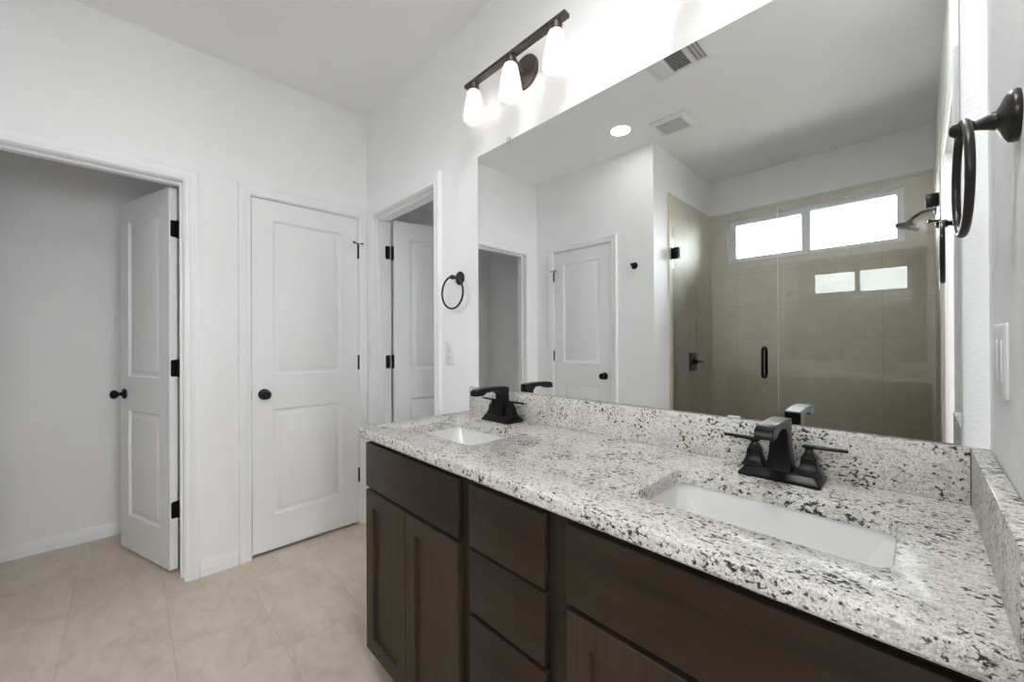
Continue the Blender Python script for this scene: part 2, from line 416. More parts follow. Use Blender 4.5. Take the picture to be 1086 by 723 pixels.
frame(5, 0, W, W+TH, OPD, (W+0.045, W+0.082), 'white casing of the doorway beside the vanity end splash', [(W, -1)])

# baseboards -------------------------------------------------------------------
BPROF = [(0, 0), (0.014, 0), (0.014, 0.040), (0.011, 0.046), (0.011, 0.055), (0.009, 0.060), (0.0085, 0.072), (0.005, 0.080), (0, 0.083)]
def baseboard(name, axis, t, sgn, a0, a1, label):
    b = BM(); rings = []
    for a in (a0, a1):
        rings.append([(t+sgn*d, a, z) if axis == 0 else (a, t+sgn*d, z) for d, z in BPROF])
    loft(b, rings); struct(name, b, TRIM, label, 'baseboard', sharp=25)
baseboard('baseboard_left', 0, 0, 1, OP1[1]+0.064, OP2[0]-0.064, 'short white baseboard between the two door casings')
baseboard('baseboard_left_end', 0, 0, 1, L1, OP1[0]-0.064, 'short white baseboard at the far side of the open closet doorway')
baseboard('baseboard_closet', 0, XL, 1, -1.95, -0.87, 'white baseboard along the closet rear wall')
baseboard('baseboard_vanity', 1, 0, -1, OPV[1]+0.064, XV, 'white baseboard between the doorway and the vanity cabinet')
baseboard('baseboard_rear', 1, L1, 1, OPR[1]+0.064, XA, 'white baseboard on the wall seen in the mirror')
baseboard('baseboard_shower_side', 0, XA, 1, -1.99, L1, 'white baseboard on the wall turning into the shower')
baseboard('baseboard_far', 1, YF, -1, XL, 1.25, 'white baseboard in the room beyond the half open door')

# ------------------------------------------------------------------ shower shell
b = BM(); box(b, XA, XA+0.010, L2, -2.0, 0, 2.43); struct('wall_tile_side', b, TILE_Y, 'olive beige tile wall carrying the shower valve', 'tiled wall')
b = BM(); grid_slab(b, 1, L2, L2+0.010, XA+0.010, W-0.010, 0, 2.43, [(WX0, WX1, WZ0, WZ1)])
struct('wall_tile_rear', b, TILE_X, 'olive beige tile wall below and around the high window', 'tiled wall')
b = BM(); box(b, W-0.010, W, L2, -2.0, 0, 2.43); struct('wall_tile_right', b, TILE_Y, 'olive beige tile wall carrying the shower head', 'tiled wall')
b = BM(); box(b, XA+0.010, W-0.010, -2.11, -2.0, 0, 0.11, 0.004); struct('trim_shower_curb', b, TILE_X, 'low tiled curb under the shower glass', 'shower curb')

b = BM(); rings = [[(x, y, z) for x, y in rrect(XA+0.0105+i, W-0.0105-i, L2+0.0105+i, -2.1105-i, 0.02, 4)] for i, z in ((0, 0.0002), (0, 0.075), (0.035, 0.078), (0.050, 0.060), (0.10, 0.050), (0.45, 0.045))]
loft(b, rings); tag(obj('bounce_shower_pan', b, PORC, sharp=50), 'unseen white pan added behind the shower glass to bounce light up', 'shower pan')  # unseen white pan added to reflect window light up the shower walls

# window ------------------------------------------------------------------------
wn = tag(empty('window_1', ((WX0+WX1)/2, L2-0.10, WZ0)), 'wide two pane white vinyl window high in the shower wall', 'window', kind='structure')
b = BM(); yA, yB = L2-0.125, L2-0.045
grid_slab(b, 1, yA, yB, WX0, WX1, WZ0, WZ1, [(WX0+0.042, 1.947, WZ0+0.036, WZ1-0.045), (2.001, WX1-0.042, WZ0+0.036, WZ1-0.045)])
obj('window_frame', b, VINYL, wn)
b = BM(); grid_slab(b, 1, yB-0.012, yB+0.012, WX0+0.012, 1.975, WZ0+0.014, WZ1-0.016, [(WX0+0.064, 1.940, WZ0+0.046, WZ1-0.056)]); obj('sliding_sash', b, VINYL, wn)
b = BM(); box(b, 1.945, 1.961, yB+0.010, yB+0.026, 2.09, 2.20, 0.003); box(b, 1.940, 1.955, yB+0.010, yB+0.034, 2.135, 2.152, 0.003); obj('sash_latch', b, VINYL, wn)
for x0, x1 in ((WX0+0.040, 1.95), (1.998, WX1-0.040)):
    b = BM(); box(b, x0, x1, L2-0.092, L2-0.088, WZ0+0.03, WZ1-0.04); obj('window_pane', b, WGLASS, wn)

w3 = tag(empty('fill_window_3', (0.55, YF+0.05, 1.30)), 'small unseen window added to light the room beyond the half open door', 'window', kind='structure')  # window added out of view to brighten the room behind the door
b = BM(); grid_slab(b, 1, YF+0.02, YF+0.07, 0.30, 0.80, 1.30, 1.80, [(0.34, 0.76, 1.34, 1.76)]); obj('window_frame', b, VINYL, w3)
b = BM(); box(b, 0.335, 0.765, YF+0.043, YF+0.047, 1.335, 1.765); obj('window_pane', b, WGLASS, w3)

# ------------------------------------------------------------------ doors
DW = 0.035; ZB = 0.0192
def panel_face(bm, Wd, Hd, yf, sgn, rects):
    """one moulded face of a door slab at y=yf facing sgn*y; rects are the recessed panel outlines"""
    us = [0, rects[0][0], rects[0][1], Wd]
    zs = [0]
    for r in rects: zs += [r[2], r[3]]
    zs.append(Hd)
    for i in range(3):
        for j in range(len(zs)-1):
            if i == 1 and j % 2 == 1: continue
            face(bm, [(us[i], yf, zs[j]), (us[i+1], yf, zs[j]), (us[i+1], yf, zs[j+1]), (us[i], yf, zs[j+1])])
    for u0, u1, z0, z1 in rects:
        prev = None
        for ins, dep in ((0, 0), (0.002, 0.003), (0.011, 0.0105), (0.017, 0.0115), (0.021, 0.0110), (0.038, 0.0030), (0.041, 0.0022)):
            y = yf - sgn*dep
            ring = [(u0+ins, y, z0+ins), (u1-ins, y, z0+ins), (u1-ins, y, z1-ins), (u0+ins, y, z1-ins)]
            if prev:
                for k in range(4): face(bm, [prev[k], prev[(k+1) % 4], ring[(k+1) % 4], ring[k]])
            prev = ring
        face(bm, prev)
def slab(Wd, Hd=2.032):
    bm = BM()
    R = [(0.108, Wd-0.108, 0.200, 0.815), (0.108, Wd-0.108, 1.012, 1.917)]
    panel_face(bm, Wd, Hd, DW, 1, R); panel_face(bm, Wd, Hd, 0, -1, R)
    face(bm, [(0, 0, 0), (0, DW, 0), (0, DW, Hd), (0, 0, Hd)]); face(bm, [(Wd, 0, 0), (Wd, 0, Hd), (Wd, DW, Hd), (Wd, DW, 0)])
    face(bm, [(0, 0, Hd), (0, DW, Hd), (Wd, DW, Hd), (Wd, 0, Hd)]); face(bm, [(0, 0, 0), (Wd, 0, 0), (Wd, DW, 0), (0, DW, 0)])
    bmesh.ops.remove_doubles(bm, verts=bm.verts, dist=1e-5)
    return bm
def knob(bm, u, z, y, sgn):
    lathe(bm, [(0.001, 0), (0.029, 0), (0.031, 0.003), (0.030, 0.007), (0.022, 0.010), (0.012, 0.012), (0.0105, 0.020), (0.0105, 0.028), (0.016, 0.033), (0.0235, 0.040), (0.0265, 0.048), (0.025, 0.056), (0.018, 0.063), (0.008, 0.066), (0.001, 0.0665)], (u, y, z), (0, sgn, 0), 28)
def door(name, Wd, loc, rz, label, knob_side, hinge_side, leaves=False, jamb=None, flip=False):
    """slab in local coordinates: x 0..Wd along the width, y 0..DW thick, hinge at x=0 unless flip"""
    root = tag(empty(name, loc, rz), label, 'door', kind='structure')
    obj('slab', slab(Wd), DOORP, root, local=True, sharp=20)
    ku = Wd-0.060 if not flip else 0.060
    b = BM()
    for s in (1, -1): knob(b, ku, 0.907, DW if s > 0 else 0, s)
    k = obj('knob', b, BLACK, root, local=True)
    b = BM(); ue = Wd if not flip else 0
    box(b, ue-0.0015, ue+0.0015, DW/2-0.012, DW/2+0.012, 0.907-0.028, 0.907+0.028, 0.001); obj('latch_plate', b, BLACK, root, local=True)
    for hz in (0.315, 1.070, 1.815):
        hu = 0 if not flip else Wd; sg = -1 if not flip else 1
        b = BM()
        yk = (DW+0.004) if hinge_side > 0 else -0.004
        lathe(b, [(0.001, -0.049), (0.004, -0.048), (0.0065, -0.045), (0.0065, 0.045), (0.004, 0.048), (0.001, 0.049)], (hu+sg*0.003, yk, hz), (0, 0, 1), 14)
        if leaves:
            ya, yb = (0.006, DW+0.003) if hinge_side > 0 else (-0.003, DW-0.006)
            loft(b, [[(hu+sg*t, yy, hz+zz) for yy, zz in rrect(ya, yb, -0.045, 0.045, 0.009, 4)] for t in (-0.0022, 0.0005)])
            if jamb:                                                   # the leaf screwed to the jamb
                ax, t, d0, d1 = jamb; Wi = world_of(root).inverted()
                for k in (0,):
                    ring = rrect(d0, d1, hz+ZB-0.045, hz+ZB+0.045, 0.009, 4)
                    loft(b, [[Wi @ Vector((t+e, q, z) if ax == 0 else (q, t+e, z)) for q, z in ring] for e in (-0.0015, 0.0015)])
        obj('hinge', b, BLACK, root, local=True)
    return root

d1 = door('door_1', 0.600, (-0.1454, -0.985, ZB), math.atan2(-0.187, -0.571), 'white two panel door standing ajar inside the open closet', 1, -1, leaves=True, jamb=(1, -0.970, -0.115, -0.083))
d2 = door('door_2', 0.609, (-0.037, -0.063, ZB), math.radians(-90), 'white closed two panel door in the corner, knob by the short baseboard', 1, 1)
d3 = door('door_3', 0.716, (0.141, 0.129, ZB), math.radians(76.7), 'shaded white door half open into the room beyond the round towel ring', 1, 1, leaves=True, jamb=(0, 0.105, 0.083, 0.115))
d4 = door('door_4', 0.611, (0.2185, L1-0.037, ZB), 0, 'white closed two panel door seen only in the mirror', 1, 1)
def hinge_stop(root, b):
    obj('door_stop', b, BLACK, root, local=True)
b = BM(); y0 = DW+0.010; z0 = 1.815+0.050                              # hinge pin door stops on the top hinges
lathe(b, [(0.001, 0), (0.009, 0.001), (0.009, 0.004), (0.001, 0.005)], (0.003, DW+0.004, z0), (0, 0, 1), 14)
tube(b, [(0.003, y0-0.006, z0+0.003), (0.030, y0+0.016, z0+0.003)], 0.0032, 10); tube(b, [(0.030, y0+0.016, z0+0.003), (0.040, y0+0.024, z0+0.003)], 0.0065, 12)
tube(b, [(0.003, y0-0.006, z0+0.003), (-0.022, y0+0.008, z0+0.003)], 0.0030, 10); tube(b, [(-0.022, y0+0.008, z0+0.003), (-0.030, y0+0.012, z0+0.003)], 0.006, 12)
me_b = b.copy(); hinge_stop(d2, b); hinge_stop(d4, me_b)

# ------------------------------------------------------------------ bedroom beyond the right doorway (its added window glows as fill light)
BX1 = W+TH+2.3
b = BM(); box(b, X1, BX1+0.1, -2.6, 0.5, -0.1, 0); struct('floor_bedroom', b, FLOORT, 'floor of the bedroom behind the doorway beside the vanity', 'floor')
b = BM(); box(b, X1, BX1+0.1, -2.6, 0.5, H, H+0.1); struct('ceiling_bedroom', b, CEIL, 'ceiling of the bedroom behind the doorway', 'ceiling')
b = BM(); grid_slab(b, 0, BX1, BX1+0.1, -2.6, 0.5, 0, H, [(-1.85, -0.35, 1.05, 2.02)]); struct('wall_bedroom_fill_window', b, WALL, 'bedroom wall with the added fill window', 'wall')
b = BM(); box(b, X1, BX1, -2.6, -2.5, 0, H); struct('wall_bedroom_side', b, WALL, 'bedroom side wall on the shower side', 'wall')
b = BM(); box(b, X1, BX1, 0.4, 0.5, 0, H); struct('wall_bedroom_end', b, WALL, 'bedroom side wall on the vanity side', 'wall')
w2 = tag(empty('fill_window_2', (BX1+0.05, -1.1, 0.75)), 'large unseen bedroom window added as glowing fill', 'window', kind='structure')
b = BM(); grid_slab(b, 0, BX1+0.03, BX1+0.08, -1.85, -0.35, 1.05, 2.02, [(-1.80, -1.12, 1.10, 1.97), (-1.08, -0.40, 1.10, 1.97)]); obj('window_frame', b, VINYL, w2)
b = BM(); box(b, BX1+0.052, BX1+0.056, -1.81, -0.39, 1.09, 1.98); obj('window_pane', b, BED_FILLM, w2)  # pane emits by itself, added as fill through the doorway

# ------------------------------------------------------------------ vanity cabinet
YB = -0.5105; YFR = -0.531                                             # face frame plane and front of the doors
XC0, XC1 = 1.163, W-0.001
van = tag(empty('vanity_cabinet', (XC0, YB, 0)), 'dark espresso wood double vanity cabinet under the granite top', 'cabinet')
b = BM(); box(b, XC0, XC0+0.018, YB, -0.004, 0.062, ZC-0.034); box(b, XC1-0.018, XC1, YB, -0.004, 0.062, ZC-0.034)
box(b, XC0+0.018, XC1-0.018, -0.012, -0.004, 0.062, ZC-0.034); box(b, XC0+0.018, XC1-0.018, YB, -0.012, 0.062, 0.080)
box(b, 1.763, 1.781, YB, -0.012, 0.08, ZC-0.034); box(b, 2.084, 2.102, YB, -0.012, 0.08, ZC-0.034)
obj('carcass', b, WOOD_V, van)
b = BM(); box(b, XC0, XC1, YB+0.060, YB+0.078, 0, 0.062); box(b, XC0, XC0+0.018, YB+0.078, -0.004, 0, 0.062); obj('toe_kick', b, WOOD_H, van)
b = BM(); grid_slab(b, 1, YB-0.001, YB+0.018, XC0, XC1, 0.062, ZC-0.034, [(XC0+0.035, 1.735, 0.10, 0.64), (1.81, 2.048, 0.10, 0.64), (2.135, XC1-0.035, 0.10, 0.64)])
obj('face_frame', b, WOOD_F_SHADE, van)
YS = YB-0.001
def flat_front(name, x0, x1, z0, z1):
    b = BM(); box(b, x0, x1, YFR, YS, z0, z1, 0.0025, 2); return obj(name, b, WOOD_H, van)
def shaker(x0, x1, z0, z1, rail=0.058):
    b = BM()
    rings = []
    for ins, y in ((0.0, YS), (0.0, YFR+0.002), (0.002, YFR), (rail-0.001, YFR), (rail, YFR+0.001), (rail+0.002, YFR+0.0115)):
        rings.append([(x0+ins, y, z0+ins), (x1-ins, y, z0+ins), (x1-ins, y, z1-ins), (x0+ins, y, z1-ins)])
    loft(b, rings, cap0=True, cap1=False)
    d = obj('door', b, WOOD_V, van, sharp=25)
    b = BM(); i = rail-0.004; box(b, x0+i, x1-i, YFR+0.0105, YS-0.001, z0+i, z1-i); obj('panel', b, WOOD_V, d)
Z0, Z1, Z2, Z3 = 0.067, 0.665, 0.678, 0.843
flat_front('false_front', 1.165, 1.747, Z2, Z3)
shaker(1.165, 1.4545, Z0, Z1); shaker(1.4575, 1.747, Z0, Z1)
flat_front('drawer', 1.796, 2.061, Z2, Z3); flat_front('drawer', 1.796, 2.061, 0.508, 0.670); flat_front('drawer', 1.796, 2.061, Z0, 0.496)
flat_front('false_front', 2.120, 2.704, Z2, Z3)
shaker(2.120, 2.4105, Z0, Z1); shaker(2.4135, 2.704, Z0, Z1)

# ------------------------------------------------------------------ granite countertop, splashes
SINKS = ((1.283, 1.665, -0.420, -0.180), (2.212, 2.606, -0.424, -0.182))
XE = W-0.0005
def countertop():
    bm = BM(); zt, zb = ZC, ZC-0.034
    oprof = [(0.004, zb), (0, zb+0.005), (0, zt-0.008), (0.0022, zt-0.003), (0.008, zt)]
    def outer(ins, z): return [(XV+ins, YV+ins, z), (XE, YV+ins, z), (XE, -0.0005, z), (XV+ins, -0.0005, z)]
    iprof = [(0, zb), (0, zt-0.004), (0.0012, zt-0.0012), (0.004, zt)]
    top, bot = [], []
    rows = loft(bm, [outer(i, z) for i, z in oprof], False, False); bot.append(rows[0]); top.append(rows[-1])
    for x0, x1, y0, y1 in SINKS:
        rows = loft(bm, [[(x, y, z) for x, y in rrect(x0-o, x1+o, y0-o, y1+o, 0.030+o)] for o, z in iprof], False, False); bot.append(rows[0]); top.append(rows[-1])
    for loops in (top, bot):
        es = []
        for lp in loops:
            for i in range(len(lp)):
                e = bm.edges.get((lp[i], lp[(i+1) % len(lp)]))
                es.append(e)
        bmesh.ops.triangle_fill(bm, use_beauty=True, use_dissolve=False, edges=es)
    return bm
tag(obj('countertop', countertop(), GRANITE, origin=(XV, YV, ZC-0.034), sharp=30), 'long speckled grey white granite countertop with two sink cutouts', 'countertop')
b = BM(); box(b, XV+0.004, W-0.026, -0.021, -0.0008, ZC+0.0003, ZS, 0.0025, 2)
tag(obj('backsplash', b, GRANITE), 'low speckled granite backsplash strip under the wall mirror', 'backsplash')
b = BM(); box(b, W-0.0255, W-0.0008, YV+0.004, -0.0008, ZC+0.0003, ZS, 0.0025, 2)
tag(obj('side_splash', b, GRANITE), 'short speckled granite splash against the wall with the switch plate', 'backsplash')

# sinks -------------------------------------------------------------------------
def make_sink(k, label):
    x0, x1, y0, y1 = SINKS[k]
    zt = ZC-0.0345
    root = tag(empty('undermount_sink', ((x0+x1)/2, (y0+y1)/2, zt-0.135)), label, 'sink', 'undermount sinks in the granite top')
    prof = [(-0.020, zt-0.010, 0.05), (-0.020, zt, 0.05), (-0.003, zt, 0.026), (-0.002, zt-0.003, 0.026), (0.004, zt-0.050, 0.026), (0.010, zt-0.088, 0.028), (0.016, zt-0.102, 0.030), (0.026, zt-0.111, 0.032), (0.050, zt-0.117, 0.035), (0.095, zt-0.1225, 0.020)]
    b = BM(); rings = []
    for i, z, r in prof: rings.append([(x, y, z) for x, y in rrect(x0+i, x1-i, y0+i, y1-i, r, 8)])
    out = [(-0.020, zt-0.010, 0.05), (-0.004, zt-0.014, 0.04), (0.012, zt-0.095, 0.045), (0.040, zt-0.132, 0.045), (0.095, zt-0.135, 0.02)]
    rr = [[(x, y, z) for x, y in rrect(x0+i, x1-i, y0+i, y1-i, r, 8)] for i, z, r in out]
    loft(b, rr[::-1] + rings)
    obj('basin', b, PORC, root, sharp=50)
    b = BM(); c = ((x0+x1)/2, (y0+y1)/2, zt-0.1228)
    lathe(b, [(0.001, 0), (0.022, 0), (0.023, 0.002), (0.018, 0.003), (0.016, 0.0015), (0.014, 0.004), (0.001, 0.0055)], c, (0, 0, 1), 24)
    obj('drain', b, CHROME, root)
make_sink(0, 'white rectangular undermount sink nearest the doorway end of the vanity')
make_sink(1, 'white rectangular undermount sink nearest the switch plate wall')

# faucets -----------------------------------------------------------------------
def make_faucet(cx, cy):
    root = empty('faucet', (cx, cy, ZC))
    def rect(hx, y0, y1, z, r=0.002): return [(cx+x, cy+y, z) for x, y in rrect(-hx, hx, y0, y1, r, 3)]
    z = ZC+0.0004
    b = BM(); loft(b, [rect(0.080, -0.046, 0.046, z, 0.004), rect(0.080, -0.046, 0.046, z+0.006, 0.004), rect(0.077, -0.043, 0.043, z+0.008, 0.003), rect(0.070, -0.036, 0.036, z+0.019, 0.003), rect(0.068, -0.034, 0.034, z+0.0205, 0.002)])
    obj('base', b, BLACK, root)
    # spout: flared square column that bends forward into a flat hooded arm
    b = BM(); sec = []
    for yc, zz, hw, hd, ang in ((0.000, 0.019, 0.0265, 0.029, 0), (0.000, 0.030, 0.0240, 0.0265, 0), (0.000, 0.055, 0.0208, 0.0243, 0), (0.000, 0.085, 0.0182, 0.0233, 0), (0.000, 0.112, 0.0172, 0.0229, 0)):
        sec.append([(cx+x, cy+yc+y, ZC+zz) for x, y in rrect(-hw, hw, -hd, hd, 0.003, 3)])
    loft(b, sec)
    prof_top = [(0.023, 0.108), (0.023, 0.133), (0.0195, 0.1375), (0.000, 0.1400), (-0.050, 0.1415), (-0.100, 0.1412), (-0.135, 0.1390), (-0.147, 0.1345), (-0.152, 0.1270), (-0.153, 0.1140)]
    prof_bot = [(-0.150, 0.1125), (-0.113, 0.1130), (-0.108, 0.1165), (-0.100, 0.1215), (-0.070, 0.1245), (-0.042, 0.1235), (-0.030, 0.1190), (-0.0245, 0.110), (-0.023, 0.108)]
    pr_ = prof_top + prof_bot
    rings = []
    for x, s in ((-0.0175, 0.0015), (-0.0160, 0), (0.0160, 0), (0.0175, 0.0015)):
        cyy, czz = -0.05, 0.128
        rings.append([(cx+x, cy+y+(s if y < cyy else -s), ZC+zz+(s if zz < czz else -s)) for y, zz in pr_])
    loft(b, rings)
    obj('spout', b, BLACK, root, sharp=30)
    for s in (-1, 1):
        bx = cx+s*0.054
        b = BM()
        bell = [(0.019+0.037*q/10, 0.0145+0.0107*(1-q/10)**2.3) for q in range(11)]
        loft(b, [[(bx+x, cy+y, ZC+zz) for x, y in rrect(-h, h, -h, h, 0.002, 3)] for zz, h in bell + [(0.0570, 0.0145), (0.0580, 0.0138), (0.0600, 0.0128), (0.0650, 0.0100), (0.0710, 0.0072), (0.078, 0.0070)]])
        h = obj('handle', b, BLACK, root, sharp=38)
        b = BM(); xa, xb = (bx-s*0.012, bx+s*0.068)
        rings = []
        for f, hw, hh in ((0, 0.0075, 0.0028), (0.02, 0.0085, 0.0036), (0.3, 0.0080, 0.0036), (0.96, 0.0062, 0.0034), (1, 0.0050, 0.0025)):
            x = xa+(xb-xa)*f; zz = ZC+0.0805+0.0015*f
            rings.append([(x, cy+y, zz+q) for y, q in rrect(-hw, hw, -hh, hh, min(hw, hh)*0.9, 3)])
        loft(b, rings); obj('lever', b, BLACK, h)
    return root
f1 = make_faucet(1.443, -0.080)
tag(f1, 'matte black two handle faucet behind the sink at the doorway end', 'faucet', 'black faucets on the vanity')
f2 = copy_tree(f1); f2.location.x = 2.406
tag(f2, 'matte black two handle faucet behind the sink by the switch plate wall', 'faucet', 'black faucets on the vanity')

# ------------------------------------------------------------------ mirror
mr = tag(empty('wall_mirror', (1.95, -0.003, 1.0125)), 'wide frameless wall mirror above the granite backsplash', 'mirror')
b = BM(); box(b, 1.203, 2.692, -0.006, -0.0006, 1.0125, 2.083, 0.0006, 1); obj('glass', b, MIRROR, mr)
for x, z, s in ((1.411, 2.083, 1), (2.45, 2.083, 1)):
    b = BM(); box(b, x-0.010, x+0.010, -0.011, -0.0006, z+0.0005, z+0.014, 0.002); box(b, x-0.010, x+0.010, -0.011, -0.0065, z-0.009, z+0.003, 0.002); obj('clip', b, SILICONE, mr)
for x in (1.62, 2.285):
    b = BM(); box(b, x-0.016, x+0.016, -0.0095, -0.0065, 1.0105, 1.0175, 0.0010); obj('clip', b, SILICONE, mr)

# ------------------------------------------------------------------ vanity lights
def make_light(cx):
    root = empty('vanity_light', (cx, 0, 2.345)); cz = 2.327; yb = -0.090; zb = 2.352
    b = BM(); lathe(b, [(0.001, 0), (0.068, 0), (0.068, 0.008), (0.064, 0.012), (0.054, 0.015), (0.001, 0.018)], (cx, -0.0006, cz), (0, -1, 0), 40)
    tube(b, [(cx, -0.016, cz), (cx, -0.050, cz+0.004), (cx, yb+0.012, zb)], 0.010, 14); obj('backplate', b, FIXT, root)
    b = BM(); box(b, cx-0.281, cx+0.281, yb-0.015, yb+0.015, zb-0.007, zb+0.009, 0.002); obj('bar', b, FIXT, root)
    for k in (-1, 0, 1):
        x = cx+k*0.231
        b = BM(); lathe(b, [(0.001, 0), (0.0225, 0), (0.0235, -0.004), (0.0230, -0.006), (0.0235, -0.028), (0.0215, -0.034), (0.001, -0.034)], (x, yb, zb-0.007), (0, 0, 1), 24); obj('socket', b, FIXT, root)
        zt = 2.316
        b = BM(); o = [(0.021, 0.0), (0.0255, -0.001), (0.0280, -0.005), (0.0330, -0.030), (0.0385, -0.060), (0.0450, -0.095), (0.0505, -0.122), (0.0515, -0.127), (0.0508, -0.129)]
        i = [(0.0490, -0.1275), (0.0480, -0.122), (0.0425, -0.095), (0.0360, -0.060), (0.0305, -0.030), (0.0255, -0.007), (0.0205, -0.004)]
        n = 40; rings = [[(x+r*math.cos(2*math.pi*a/n), yb+r*math.sin(2*math.pi*a/n), zt+h) for a in range(n)] for r, h in o+i]
        loft(b, rings, False, False); sh = obj('shade', b, FROST, root, sharp=60)
        b = BM(); lathe(b, [(0.001, 0), (0.009, -0.001), (0.010, -0.016), (0.015, -0.028), (0.0205, -0.042), (0.0225, -0.056), (0.0205, -0.068), (0.013, -0.077), (0.001, -0.080)], (x, yb, zt-0.006), (0, 0, 1), 24)
        obj('bulb', b, BULBM, sh)
    return root
v1 = make_light(1.512)
tag(v1, 'three shade brown bronze vanity light nearest the doorway', 'light', 'vanity lights above the mirror')
v2 = copy_tree(v1); v2.location.x = 2.425
tag(v2, 'three shade vanity light nearest the switch plate wall, mostly out of view', 'light', 'vanity lights above the mirror')

# ------------------------------------------------------------------ towel rings
def make_ring(name, loc, rz, mat, R, tr, turn, label):
    """wall plane is local y=0, room side -y"""
    root = tag(empty(name, loc, rz), label, 'towel ring', 'round towel rings')
    b = BM(); lathe(b, [(0.001, 0), (0.033, 0), (0.034, 0.003), (0.0325, 0.008), (0.027, 0.0125), (0.018, 0.016), (0.013, 0.019), (0.001, 0.020)], (0, -0.0004, 0), (0, -1, 0), 32); obj('rosette', b, mat, root, local=True)
    b = BM(); lathe(b, [(0.012, 0.016), (0.0125, 0.021), (0.0105, 0.025), (0.0070, 0.035), (0.0052, 0.043)], (0, 0, 0), (0, -1, 0), 20)
    lathe(b, [(0.001, -0.013), (0.006, -0.012), (0.010, -0.007), (0.0115, 0), (0.010, 0.007), (0.006, 0.012), (0.001, 0.013)], (0, -0.050, 0), (0, -1, 0), 20); obj('post', b, mat, root, local=True)
    b = BM(); pts = []
    for k in range(48):
        a = 2*math.pi*k/48; h = R*math.sin(a)
        pts.append((h*math.cos(turn), -0.050+h*math.sin(turn), -R+0.004+R*math.cos(a)))
    tube(b, pts, tr, 12, closed=True); obj('ring', b, mat, root, local=True)
make_ring('towel_ring', (1.058, 0, 1.535), 0, BRONZE, 0.078, 0.0048, math.radians(4), 'black round towel ring above the power outlet')
make_ring('towel_ring', (W, -0.335, 1.517), math.radians(-90), BRONZE, 0.076, 0.0050, math.radians(2), 'dark bronze towel ring on the wall above the switch plate')

# outlet and switch -------------------------------------------------------------
ol = tag(empty('wall_outlet', (0.9705, 0, 1.164)), 'white duplex power outlet under the black towel ring', 'outlet')
b = BM(); loft(b, [[(x, y, z) for x, z in rrect(0.934+i, 1.007-i, 1.105+i, 1.223-i, 0.004, 3)] for i, y in ((0, -0.0004), (0, -0.003), (0.003, -0.0055))]); obj('cover_plate', b, PLASTIC, ol)
for zc in (1.185, 1.143):
    b = BM(); loft(b, [[(x, y, z) for x, z in rrect(0.9705-0.0165+i, 0.9705+0.0165-i, zc-0.0145+i, zc+0.0145-i, 0.010, 5)] for i, y in ((0, -0.005), (0, -0.0068), (0.001, -0.0074))]); r = obj('receptacle', b, PLASTIC, ol)
    b = BM()
    box(b, 0.9705-0.0075, 0.9705-0.0055, -0.0078, -0.0072, zc-0.001, zc+0.008); box(b, 0.9705+0.0052, 0.9705+0.0072, -0.0078, -0.0072, zc, zc+0.007)
    lathe(b, [(0.0024, 0), (0.0024, 0.0006)], (0.9705, -0.0072, zc-0.0075), (0, -1, 0), 12); obj('slots', b, SLOT, r)
sw = tag(empty('light_switch', (W, -0.1825, 1.186)), 'white two gang rocker switch plate above the side splash', 'switch')
b = BM(); loft(b, [[(x, y, z) for y, z in rrect(-0.240+i, -0.125-i, 1.127+i, 1.244-i, 0.004, 3)] for i, x in ((0, W-0.0004), (0, W-0.003), (0.003, W-0.0055))]); obj('cover_plate', b, PLASTIC, sw)
for yc in (-0.2055, -0.1595):
    b = BM(); box(b, W-0.0070, W-0.005, yc-0.0165, yc+0.0165, 1.153, 1.219, 0.0008); obj('rocker', b, PLASTIC, sw)

# robe hooks --------------------------------------------------------------------
def robe_hook(loc, rz, label):
    root = tag(empty('robe_hook', loc, rz), label, 'hook', 'black robe hooks')
    b = BM(); lathe(b, [(0.001, 0), (0.027, 0), (0.028, 0.004), (0.025, 0.010), (0.014, 0.015), (0.001, 0.017)], (0, -0.0004, 0), (0, -1, 0), 28); obj('rosette', b, BLACK, root, local=True)
    b = BM(); lathe(b, [(0.010, 0.013), (0.0070, 0.020), (0.0055, 0.034), (0.0060, 0.042), (0.0095, 0.047), (0.0105, 0.052), (0.0085, 0.057), (0.001, 0.059)], (0, 0, 0), (0, -1, 0.12), 18); obj('peg', b, BLACK, root, local=True)
robe_hook((1.052, L1, 1.824), math.radians(180), 'black robe hook beside the closed door seen in the mirror')
robe_hook((W, -1.90, 1.845), math.radians(-90), 'small black robe hook just outside the shower glass')

# ------------------------------------------------------------------ shower glass
YG = -2.05; GT = 2.152
sd = tag(empty('shower_door', (XA+0.018, YG, 0.12)), 'clear glass shower door with black pull and hinges, seen in the mirror', 'shower door')
b = BM(); box(b, XA+0.017, 1.958, YG-0.005, YG+0.005, 0.122, GT, 0.0006, 1); gp = obj('glass_panel', b, GLASS, sd)
b = BM(); box(b, 1.9582, 1.9590, YG-0.005, YG+0.005, 0.122, GT); box(b, XA+0.017, 1.958, YG-0.005, YG+0.005, GT+0.0002, GT+0.0010); obj('polished_edge', b, GEDGE, gp)
for z in (1.940, 0.40):
    b = BM(); box(b, XA+0.0105, XA+0.072, YG-0.018, YG-0.0055, z-0.045, z+0.045, 0.002); box(b, XA+0.0105, XA+0.072, YG+0.0055, YG+0.018, z-0.045, z+0.045, 0.002)
    box(b, XA+0.0105, XA+0.0165, YG-0.024, YG+0.024, z-0.045, z+0.045, 0.001); obj('hinge', b, BLACK, sd)
b = BM()
